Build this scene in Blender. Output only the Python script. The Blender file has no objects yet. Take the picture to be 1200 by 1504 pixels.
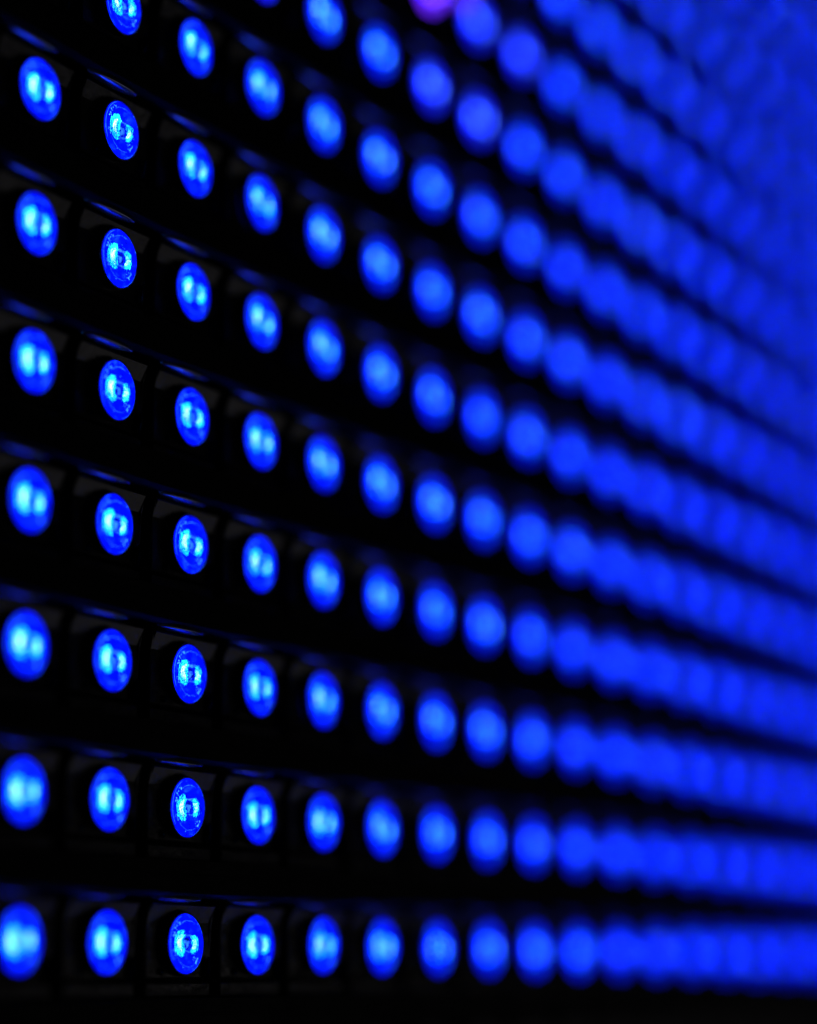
import bpy, bmesh, math, random
from mathutils import Matrix, Vector

random.seed(7)
SC = bpy.context.scene
COL = SC.collection
S = 0.01            # one lamp pitch is 10 mm

# ---------------------------------------------------------------- camera
cd = bpy.data.cameras.new('camera')
cam = bpy.data.objects.new('camera', cd)
COL.objects.link(cam)
RT = Vector((0.47562534, -0.87962685, -0.00609383))      # panel x, depth, -down
DN = Vector((0.16328413, 0.09509274, -0.98198557))
FW = Vector((0.86436036, 0.4660622, 0.18885762))
up, back = -DN, -FW
m = Matrix(((RT.x, up.x, back.x), (RT.y, up.y, back.y), (RT.z, up.z, back.z))).to_4x4()
m.translation = Vector((-13.34323848, -10.16375824 - .072, -0.28593385)) * S
cam.matrix_world = m
cd.sensor_fit = 'VERTICAL'
cd.sensor_height = 36.0
cd.lens = 36.0 * 3583.58 / 1504.0
cd.clip_start = 0.005
cd.clip_end = 20.0
cd.dof.use_dof = True
cd.dof.focus_distance = 18.2 * S
cd.dof.aperture_fstop = (cd.lens / 1000.0) / (1.12 * S)
cd.dof.aperture_blades = 0
SC.camera = cam

# ---------------------------------------------------------------- world, light, exposure
w = bpy.data.worlds.new('World'); SC.world = w; w.use_nodes = True
w.node_tree.nodes['Background'].inputs[0].default_value = (0.45, 0.45, 0.5, 1)
w.node_tree.nodes['Background'].inputs[1].default_value = 0.006
ld = bpy.data.lights.new('grey_fill', 'AREA'); ld.energy = 0.06; ld.size = 0.35; ld.color = (1, 0.94, 0.98)
lo = bpy.data.objects.new('grey_fill', ld); COL.objects.link(lo)  # unseen light, added to grey the upper part of the cell plates
lo.location = Vector((62, -44, -20)) * S
lo.rotation_euler = (Vector((2, 0, 4)) * S - lo.location).to_track_quat('-Z', 'Y').to_euler()
SC.view_settings.view_transform = 'Standard'
SC.view_settings.look = 'None'
SC.view_settings.exposure = 0
SC.view_settings.gamma = 1
SC.view_settings.use_curve_mapping = False
SC.cycles.use_denoising = True
SC.cycles.max_bounces = 8
SC.cycles.caustics_refractive = True
SC.cycles.caustics_reflective = True
SC.cycles.sample_clamp_indirect = 6.0
SC.cycles.blur_glossy = 0.3


# ---------------------------------------------------------------- materials
def mat(name):
    mt = bpy.data.materials.new(name); mt.use_nodes = True
    nt = mt.node_tree; nt.nodes.clear()
    out = nt.nodes.new('ShaderNodeOutputMaterial')
    return mt, nt, out


def plastic(name, base, rough, bump, scale, spec=0.5):
    mt, nt, out = mat(name)
    N, L = nt.nodes, nt.links
    p = N.new('ShaderNodeBsdfPrincipled')
    p.inputs['Specular IOR Level'].default_value = min(spec, .8)
    p.inputs['IOR'].default_value = 1.5 if spec < .9 else 2.6
    tc = N.new('ShaderNodeTexCoord')
    oi = N.new('ShaderNodeObjectInfo')
    ad = N.new('ShaderNodeVectorMath'); ad.operation = 'MULTIPLY_ADD'
    ad.inputs[1].default_value = (1, 1, 1)
    L.new(tc.outputs['Object'], ad.inputs[0])
    L.new(oi.outputs['Random'], ad.inputs[2])
    n1 = N.new('ShaderNodeTexNoise'); n1.inputs['Scale'].default_value = scale / S; n1.inputs['Detail'].default_value = 5
    n2 = N.new('ShaderNodeTexNoise'); n2.inputs['Scale'].default_value = 3.1 / S; n2.inputs['Detail'].default_value = 3
    L.new(ad.outputs[0], n1.inputs['Vector']); L.new(ad.outputs[0], n2.inputs['Vector'])
    cr = N.new('ShaderNodeValToRGB')
    cr.color_ramp.elements[0].position = .35; cr.color_ramp.elements[0].color = [c * .6 for c in base] + [1]
    cr.color_ramp.elements[1].position = .7; cr.color_ramp.elements[1].color = [c * 1.5 for c in base] + [1]
    L.new(n2.outputs[0], cr.inputs[0]); L.new(cr.outputs[0], p.inputs['Base Color'])
    mr = N.new('ShaderNodeMapRange'); mr.inputs[3].default_value = rough * .75; mr.inputs[4].default_value = rough * 1.3
    L.new(n2.outputs[0], mr.inputs[0]); L.new(mr.outputs[0], p.inputs['Roughness'])
    b = N.new('ShaderNodeBump'); b.inputs['Strength'].default_value = bump; b.inputs['Distance'].default_value = .02 * S
    L.new(n1.outputs[0], b.inputs['Height']); L.new(b.outputs[0], p.inputs['Normal'])
    L.new(p.outputs[0], out.inputs[0])
    return mt


def glow(name, col, strength, var=0.0, scale=14.0, second=None):
    """light-giving surface; var = how unevenly it shines, second = colour of its brighter grains"""
    mt, nt, out = mat(name)
    N, L = nt.nodes, nt.links
    e = N.new('ShaderNodeEmission'); e.inputs['Color'].default_value = (*col, 1)
    e.inputs['Strength'].default_value = strength
    if var:
        tc = N.new('ShaderNodeTexCoord'); oi = N.new('ShaderNodeObjectInfo')
        ad = N.new('ShaderNodeVectorMath'); ad.operation = 'ADD'
        L.new(tc.outputs['Object'], ad.inputs[0]); L.new(oi.outputs['Random'], ad.inputs[1])
        n = N.new('ShaderNodeTexNoise'); n.inputs['Scale'].default_value = scale / S; n.inputs['Detail'].default_value = 4
        n.inputs['Roughness'].default_value = .65
        L.new(ad.outputs[0], n.inputs['Vector'])
        mr = N.new('ShaderNodeMapRange'); mr.inputs[1].default_value = .3; mr.inputs[2].default_value = .7
        mr.inputs[3].default_value = strength * (1 - var); mr.inputs[4].default_value = strength * (1 + var)
        L.new(n.outputs[0], mr.inputs[0]); L.new(mr.outputs[0], e.inputs['Strength'])
        if second:
            cr = N.new('ShaderNodeValToRGB')
            cr.color_ramp.elements[0].position = .56; cr.color_ramp.elements[0].color = (*col, 1)
            cr.color_ramp.elements[1].position = .72; cr.color_ramp.elements[1].color = (*second, 1)
            L.new(n.outputs[0], cr.inputs[0]); L.new(cr.outputs[0], e.inputs['Color'])
    L.new(e.outputs[0], out.inputs[0])
    return mt


def resin(name, tint):
    mt, nt, out = mat(name)
    N, L = nt.nodes, nt.links
    g = N.new('ShaderNodeBsdfGlass'); g.inputs['Color'].default_value = (*tint, 1)
    g.inputs['IOR'].default_value = 1.07; g.inputs['Roughness'].default_value = 0.05
    tc = N.new('ShaderNodeTexCoord'); oi = N.new('ShaderNodeObjectInfo')
    ad = N.new('ShaderNodeVectorMath'); ad.operation = 'ADD'
    L.new(tc.outputs['Object'], ad.inputs[0]); L.new(oi.outputs['Random'], ad.inputs[1])
    n = N.new('ShaderNodeTexNoise'); n.inputs['Scale'].default_value = 22 / S; n.inputs['Detail'].default_value = 3
    L.new(ad.outputs[0], n.inputs['Vector'])
    b = N.new('ShaderNodeBump'); b.inputs['Strength'].default_value = 1.0; b.inputs['Distance'].default_value = .05 * S
    L.new(n.outputs[0], b.inputs['Height']); L.new(b.outputs[0], g.inputs['Normal'])
    L.new(g.outputs[0], out.inputs[0])
    return mt


M = {
    'plate': plastic('black_cell_plastic', (.016, .015, .017), .32, .5, 9),
    'louver': plastic('black_louver_plastic', (.007, .007, .0075), .6, .3, 16, .12),
    'glint_bead': plastic('louver_glint_bead', (.02, .02, .022), .17, .12, 16, 1.0),  # mirror-like beads added under the louvers for the blue glints
    'back': plastic('black_backing', (.006, .006, .006), .7, .3, 10, .2),
    'bezel': plastic('black_bezel', (.010, .010, .012), .25, .3, 12),
    'resin': resin('clear_blue_resin', (.80, .92, 1.0)),
    'cup': glow('blue_reflector_glow', (.0001, .0035, 1.0), 1.6, .62, 13, (.004, .04, 1.0)),
    'rib': glow('blue_rib_glow', (.0001, .0008, 1.0), 9.5, .3, 13),
    'band': glow('cyan_band_glow', (.006, .34, 1.0), 8.0, .12, 7, (.012, .40, 1.0)),
    'core': glow('white_core_glow', (.36, .66, 1.0), 8.5, .12, 12),
    'chip_glints': glow('chip_glint_glow', (.02, .14, 1.0), 2.2, .6, 26),
    'pupil': glow('pupil_glow', (.001, .010, 1.0), .55, .6, 18),
    'glint': glow('glint_glow', (.04, .25, 1.0), 2.8, .6, 30),
    'mcup': glow('mauve_reflector_glow', (.009, .005, 1.0), 1.6, .5, 13, (.02, .04, 1.0)),
    'mband': glow('mauve_band_glow', (.05, .20, 1.0), 10.0, .2, 7),
    'vcup': glow('violet_reflector_glow', (.15, .012, 1.0), 2.8, .4, 13, (.25, .03, 1.0)),
    'vband': glow('pink_band_glow', (.45, .13, 1.0), 11.0, .3, 9),
}


glint_bead = next(n for n in M['glint_bead'].node_tree.nodes if n.type == 'BSDF_PRINCIPLED')
glint_bead.inputs['Metallic'].default_value = .45
cr_ = next(n for n in M['glint_bead'].node_tree.nodes if n.type == 'VALTORGB')
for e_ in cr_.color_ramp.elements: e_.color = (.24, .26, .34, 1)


# ---------------------------------------------------------------- mesh helpers (units: pitches)
def mesh_obj(name, bm, mt, parent=None, smooth=False):
    for v in bm.verts: v.co *= S
    bmesh.ops.recalc_face_normals(bm, faces=bm.faces)
    me = bpy.data.meshes.new(name); bm.to_mesh(me); bm.free()
    me.materials.append(mt)
    if smooth:
        for p in me.polygons: p.use_smooth = True
    o = bpy.data.objects.new(name, me); COL.objects.link(o)
    if parent: o.parent = parent
    return o


def lathe(bm, prof, n=64, cap_end=False):
    """prof: (radius, y) pairs, turned about the panel normal (Y)"""
    rings = []
    for r, y in prof:
        if r < 1e-6:
            rings.append([bm.verts.new((0, y, 0))])
        else:
            rings.append([bm.verts.new((r * math.cos(a), y, r * math.sin(a))) for a in (2 * math.pi * k / n for k in range(n))])
    for a, b in zip(rings, rings[1:]):
        for k in range(n):
            k2 = (k + 1) % n
            if len(b) == 1: bm.faces.new((a[k], a[k2], b[0]))
            elif len(a) == 1: bm.faces.new((a[0], b[k], b[k2]))
            else: bm.faces.new((a[k], a[k2], b[k2], b[k]))


def arc_band(bm, r0, r1, a0, a1, y0, y1, n=28, sx=1.0, taper=.35):
    """a sloping light band between two radii, narrowed at its two ends"""
    prev = None
    for k in range(n + 1):
        t = k / n; a = math.radians(a0 + (a1 - a0) * t)
        e = (1 - abs(2 * t - 1) ** 4) * (1 - taper) + taper
        rm, h = (r0 + r1) / 2, (r1 - r0) / 2 * e
        pr = []
        for r, y in ((rm - h, y0), (rm + h, y1)):
            pr.append(bm.verts.new((r * math.cos(a) * sx, y, r * math.sin(a))))
        if prev: bm.faces.new((prev[0], prev[1], pr[1], pr[0]))
        prev = pr


def slab(bm, pts, x0, x1):
    """closed profile in (y, z) drawn out along X"""
    A = [bm.verts.new((x0, y, z)) for y, z in pts]
    B = [bm.verts.new((x1, y, z)) for y, z in pts]
    n = len(pts)
    for k in range(n): bm.faces.new((A[k], A[(k + 1) % n], B[(k + 1) % n], B[k]))
    bm.faces.new(A[::-1]); bm.faces.new(B)


def bevel(bm, w_, seg=2):
    bmesh.ops.bevel(bm, geom=bm.edges[:], offset=w_, segments=seg, affect='EDGES', profile=.6)


# ---------------------------------------------------------------- the display panel
X0, X1 = -3.5, 26.5
J0, J1 = -2, 17
panel = bpy.data.objects.new('display_panel', None); COL.objects.link(panel)
panel['label'] = 'black plastic display board with ribbed shade louvers between the blue lamps'
panel['category'] = 'display board'
bm = bmesh.new()
slab(bm, [(.13, J0 - .6), (.45, J0 - .6), (.45, J1 + .7), (.13, J1 + .7)], X0, X1)
mesh_obj('backplate', bm, M['back'], panel)


def louver_bm():
    b = bmesh.new()
    # level underside, rounded nose that swells gently over every lamp, upright face
    prof = [(.125, .372), (-.075, .372), (-.082, .333)] + [(-.095 - .105 * math.sin(t * math.pi / 48), .433 - .105 * math.cos(t * math.pi / 48)) for t in range(13)] + [(-.1695, .45), (-.1695, .6), (.125, .6)]
    nx = int((X1 - X0) * 14)
    prev = None
    for k in range(nx + 1):
        x = X0 + (X1 - X0) * k / nx
        swell = .5 + .5 * math.cos(2 * math.pi * x)
        ring = []
        for y, z in prof:
            f = 0 if y > -.08 else max(0, min(1, (.45 - z) / .08))
            ring.append(b.verts.new((x, y - .006 * swell * f, z)))
        if prev:
            for q in range(len(prof)):
                q2 = (q + 1) % len(prof)
                b.faces.new((prev[q], prev[q2], ring[q2], ring[q]))
        else:
            b.faces.new(ring)
        prev = ring
    b.faces.new(prev[::-1])
    # a thin step line along the face
    slab(b, [(-.1698, .475), (-.177, .480), (-.177, .494), (-.1698, .499)], X0, X1)
    # glossy bead added over every lamp to reflect it as a glint
    for f in b.faces: f.material_index = 0
    old = set(b.faces)
    for i in range(int(X0), int(X1)):
        g = bmesh.ops.create_uvsphere(b, u_segments=36, v_segments=26, radius=1)
        for v in g['verts']:
            if v.co.z > -.68: v.co.y = max(v.co.y, -.2); v.co.z = max(v.co.z, .1)      # only its downward side shows
            v.co = Vector((v.co.x * .46 + i - .15, v.co.y * .092 - .090, v.co.z * .085 + .378))
    for f in b.faces:
        if f not in old: f.material_index = 1; f.smooth = all(v.co.z < .335 for v in f.verts)
    return b


lv = mesh_obj('louver', louver_bm(), M['louver'], panel)
lv.data.materials.append(M['glint_bead'])
lv.location.z = J0 * S
for j in range(J0 + 1, J1 + 1):
    c = lv.copy(); COL.objects.link(c); c.parent = panel; c.location.z = j * S


def plate_bm():
    b = bmesh.new()
    hw = .43
    # main face, top third tilted forward to catch added light, closed body behind
    prof = [(.124, -.255), (.012, -.255), (.0, -.245), (.0, .155), (-.054, .275), (-.046, .292), (.124, .292)]
    slab(b, prof, -hw, hw)
    # lower lip, standing proud and apart from the face
    slab(b, [(.124, -.385), (.004, -.385), (-.004, -.378), (-.004, -.296), (.004, -.288), (.124, -.288)], -hw, hw)
    bmesh.ops.bevel(b, geom=[e for e in b.edges if abs(e.verts[0].co.x - e.verts[1].co.x) < 1e-6 and max(v.co.y for v in e.verts) < .05],
                    offset=.012, segments=2, affect='EDGES')
    # small bumps added round the lamp to catch its light as blue blotches
    for x, z, a, l, t, d in ((.372, -.185, .12, .15, .022, .05), (.335, -.225, -.3, .05, .02, .03), (-.235, -.205, .3, .05, .02, .035), (-.19, .215, -.55, .12, .02, .03), (.20, .262, 1.45, .05, .012, .05)):
        mt_ = Matrix.Translation((x, -d * .4, z)) @ Matrix.Rotation(a, 4, 'Y') @ Matrix.Diagonal((t, d, l, 1))
        g = bmesh.ops.create_uvsphere(b, u_segments=10, v_segments=6, radius=.62, matrix=mt_)
    return b


# ---------------------------------------------------------------- lamps
R = .222
YB = -.075           # where the lens meets its bezel


def lens_bm():
    b = bmesh.new()
    h = .085
    rs = (R * R + h * h) / (2 * h)
    prof = []
    for k in range(15):
        r = R * math.cos(math.pi / 2 * k / 14) if k < 14 else 0
        prof.append((r, YB - (math.sqrt(rs * rs - r * r) - (rs - h))))
    lathe(b, [(R, YB + .03)] + prof, 64)
    return b


def cup_bm():
    b = bmesh.new()
    lathe(b, [(R * .985, YB + .004), (R * .80, YB + .012), (R * .36, YB + .022), (0, YB + .022)], 64)
    return b


def bezel_bm():
    b = bmesh.new()
    lathe(b, [(R * 1.06, .0), (R * 1.06, YB + .012), (R * 1.045, YB + .002), (R * 1.005, YB + .002), (R * 1.005, YB + .028), (R * 1.005, .0)], 64)
    return b


def teeth(b, side, xs, w, hz, zc=0.0, lift=0.0):
    """added glowing facets, slanted so their light fades at grazing views; side 'face' gives the slopes, 'rib' the steps between them"""
    tan = math.tan(math.radians(28))
    for x in xs:
        # rounded outline: each tooth is cut to the height the band has there
        t = (x - xs[0] - (xs[-1] - xs[0]) / 2) / ((xs[-1] - xs[0]) / 2 + w)
        h = hz * math.sqrt(max(.05, 1 - abs(t) ** 2))
        yb = YB + .003 - lift
        yt = yb - w * tan
        n = 8
        prev = None
        x_ = x
        for k in range(n + 1):
            z = zc + h * (2 * k / n - 1)
            x = x_ + (.15 if x_ < 0 else -.10) * R * (z / hz) ** 2
            q = 1 - .25 * abs(2 * k / n - 1) ** 4
            if side == 'face':
                pr = (b.verts.new((x, yt * q + yb * (1 - q), z)), b.verts.new((x + w, yb, z)))
            else:
                pr = (b.verts.new((x - .0004, yb, z)), b.verts.new((x - .0004, yt * q + yb * (1 - q), z)))
            if prev: b.faces.new((prev[0], prev[1], pr[1], pr[0]))
            prev = pr


TW = R * .075
LEFT = [R * (-.70 + .075 * k) for k in range(7)]
RIGHT = [R * (.26 + .075 * k) for k in range(4)]


def band_bm():
    b = bmesh.new()
    teeth(b, 'face', LEFT, TW, R * .43)
    teeth(b, 'face', RIGHT, TW, R * .30, -.002)
    return b


def rib_bm():
    b = bmesh.new()
    teeth(b, 'rib', LEFT, TW, R * .43)
    teeth(b, 'rib', RIGHT, TW, R * .30, -.002)
    return b


def core_bm():
    b = bmesh.new()
    teeth(b, 'face', LEFT[2:5], TW, R * .27, .0, .0003)
    teeth(b, 'face', RIGHT[1:3], TW, R * .15, -.002, .0003)
    return b


def chip_glint_bm():
    b = bmesh.new()
    q = R * .055
    for x, z, sx, sz in ((.05, -.02, 1, 1.6), (-.06, .06, .6, .7), (.02, -.13, .8, .5)):
        bmesh.ops.create_cube(b, size=1, matrix=Matrix.Translation((x * R, YB + .012, z * R)) @ Matrix.Diagonal((2 * q * sx, .012, 2 * q * sz, 1)))
    # glowing lines for the highlights between the bands, glowing arcs for lens-edge shine
    for x0, x1, z, t in ((-.20, .30, .27, .030), (-.02, .24, -.235, .014)):
        vs = [b.verts.new((x * R, YB + .009, (z + dz) * R)) for x, dz in ((x0, -t), (x1, -t), (x1, t), (x0, t))]
        b.faces.new(vs)
    arc_band(b, R * .945, R * .965, -75, 65, YB - .006, YB - .005, taper=.2)
    arc_band(b, R * .945, R * .960, 110, 215, YB - .006, YB - .005, taper=.2)
    arc_band(b, R * .74, R * .755, 60, 130, YB - .010, YB - .010, taper=.2)
    arc_band(b, R * .74, R * .750, 215, 300, YB - .010, YB - .010, taper=.2)
    return b


def pupil_bm():
    b = bmesh.new()
    lathe(b, [(R * .17, YB + .010), (0, YB + .009)], 24)
    for v in b.verts: v.co.x = v.co.x * 1.25 + R * .06; v.co.z *= 1.15
    return b


def glint_bm():
    """little glowing specks that stand in for glints on the lens"""
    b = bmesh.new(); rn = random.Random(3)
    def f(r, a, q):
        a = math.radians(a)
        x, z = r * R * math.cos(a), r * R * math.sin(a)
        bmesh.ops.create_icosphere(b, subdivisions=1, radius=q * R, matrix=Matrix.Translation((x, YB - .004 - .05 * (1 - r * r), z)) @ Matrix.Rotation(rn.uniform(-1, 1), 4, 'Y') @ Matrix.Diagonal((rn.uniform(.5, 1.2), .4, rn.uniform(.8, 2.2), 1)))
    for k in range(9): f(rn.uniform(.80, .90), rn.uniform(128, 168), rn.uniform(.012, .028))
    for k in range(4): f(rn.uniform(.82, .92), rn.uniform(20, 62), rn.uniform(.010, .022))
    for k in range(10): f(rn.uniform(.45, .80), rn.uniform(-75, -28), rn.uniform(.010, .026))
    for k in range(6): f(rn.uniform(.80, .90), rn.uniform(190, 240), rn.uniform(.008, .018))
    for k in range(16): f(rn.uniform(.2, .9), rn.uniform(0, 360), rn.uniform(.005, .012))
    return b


ORD = ['first', 'second', 'third', 'fourth', 'fifth', 'sixth', 'seventh', 'eighth', 'ninth', 'tenth', 'eleventh',
       'twelfth', 'thirteenth', 'fourteenth', 'fifteenth', 'sixteenth', 'seventeenth', 'eighteenth', 'nineteenth', 'twentieth', 'twenty-first', 'twenty-second']


def label(i, j):
    look = {0: 'soft large blue lamp', 1: 'crisp blue lamp, two bright bands', 2: 'sharp speckled blue lamp',
            3: 'slightly soft blue lamp, two bright spots', 4: 'soft blue lamp with twin cyan spots'}.get(i)
    if look is None:
        look = 'blurred blue lamp with cyan centre' if i < 8 else 'round blurred blue light disc' if i < 12 else 'faint overlapping blue light disc'
    if (i, j) in MAUVE: look = 'blurred blue lamp with violet tinge'
    if (i, j) in VIOLET: look = 'blurred violet pink lamp'
    row = ORD[j] + ' row from bottom' if j else 'bottom row'
    return '%s, %s column from left, %s' % (look, ORD[i], row)


VIOLET = {(6, 9)}
MAUVE = {(3, 8), (7, 9), (8, 9), (8, 10), (7, 8), (6, 8)}
TOP = {0: 7, 1: 7, 2: 8, 3: 8, 4: 9, 5: 9, 6: 9, 7: 10, 8: 10, 9: 10, 10: 11, 11: 11, 12: 12, 13: 12, 14: 12, 15: 13, 16: 13, 17: 14, 18: 14, 19: 14, 20: 14}


def root(name, loc):
    o = bpy.data.objects.new(name, None); COL.objects.link(o); o.location = loc
    o.empty_display_size = .001
    return o


def make_lamp(loc, cup, band, core, rib=M['rib']):
    r = root('led_lamp', loc)
    mesh_obj('bezel', bezel_bm(), M['bezel'], r, True)
    c = mesh_obj('reflector', cup_bm(), cup, r, True)
    mesh_obj('light_band', band_bm(), band, c)
    mesh_obj('light_core', core_bm(), core, c)
    mesh_obj('light_rib', rib_bm(), rib, c)
    mesh_obj('chip_glints', chip_glint_bm(), M['chip_glints'], c)
    mesh_obj('pupil', pupil_bm(), M['pupil'], c)
    mesh_obj('glint', glint_bm(), M['glint'], c)
    mesh_obj('lens', lens_bm(), M['resin'], r, True)
    return r


def copy_tree(o, parent=None):
    c = o.copy(); COL.objects.link(c); c.parent = parent
    for ch in [k for k in bpy.data.objects if k.parent == o]:
        copy_tree(ch, c)
    return c


blue = make_lamp((0, 0, 0), M['cup'], M['band'], M['core'])
violet = make_lamp((0, 0, 0), M['vcup'], M['vband'], M['vband'])
mauve = make_lamp((0, 0, 0), M['mcup'], M['mband'], M['core'])
used = {'b': False, 'v': False, 'm': False}
plate = mesh_obj('cell_plate', plate_bm(), M['plate'], panel)
spots = []
for i in range(0, 21):
    for j in range(0, TOP[i] + (2 if i > 11 else 1)):
        spots.append((i, j))
tree_b = None
for i, j in spots:
    key = 'v' if (i, j) in VIOLET else 'm' if (i, j) in MAUVE else 'b'
    src = {'v': violet, 'm': mauve, 'b': blue}[key]
    o = src if not used[key] else copy_tree(src)
    used[key] = True
    o.location = Vector((i + random.uniform(-.006, .006), 0, j + random.uniform(-.006, .006))) * S
    # every lamp sits a little differently in its bezel
    o.rotation_euler = (math.radians(random.uniform(-1.2, 1.2)), math.radians(random.uniform(-4, 4)), math.radians(random.uniform(-1.2, 1.2)))
    o['label'] = label(i, j)
    o['category'] = 'lamp'
    o['group'] = 'lamps of the display board'

ind = copy_tree(violet)  # extra lamp, added to spread the pink glow along the top edge
ind.name = 'pink_glow_lamp'
ind.location = Vector((6.80, .02, 9.24)) * S
ind.scale = (.7, .7, .7)
ind['label'] = 'small added pink glow at top edge, right of the blurred violet pink lamp'
ind['category'] = 'indicator lamp'
del ind['group']

# cell plates: the hundred that show largest as parts, the far ones as one part
order = sorted(spots, key=lambda s: s[0] * .86 + abs(s[1] - 4) * .1 + (3 if s[1] < 0 else 0))
near, far = order[:99], order[99:]
for n, (i, j) in enumerate(near):
    p = plate if n == 0 else plate.copy()
    if n:
        COL.objects.link(p); p.parent = panel
    p.location = Vector((i, 0, j)) * S
far = far + [(i, j) for i in range(-3, 26) for j in range(J0, J1) if (i, j) not in spots]
bm = bmesh.new()
for i, j in far:
    t = plate_bm()
    me = bpy.data.meshes.new('t'); t.to_mesh(me); t.free()
    n0 = len(bm.verts)
    bm.from_mesh(me); bpy.data.meshes.remove(me)
    bm.verts.ensure_lookup_table()
    for v in bm.verts[n0:]: v.co += Vector((i, 0, j))
fp = mesh_obj('cell_plates', bm, M['plate'], panel)
fp['kind'] = 'stuff'
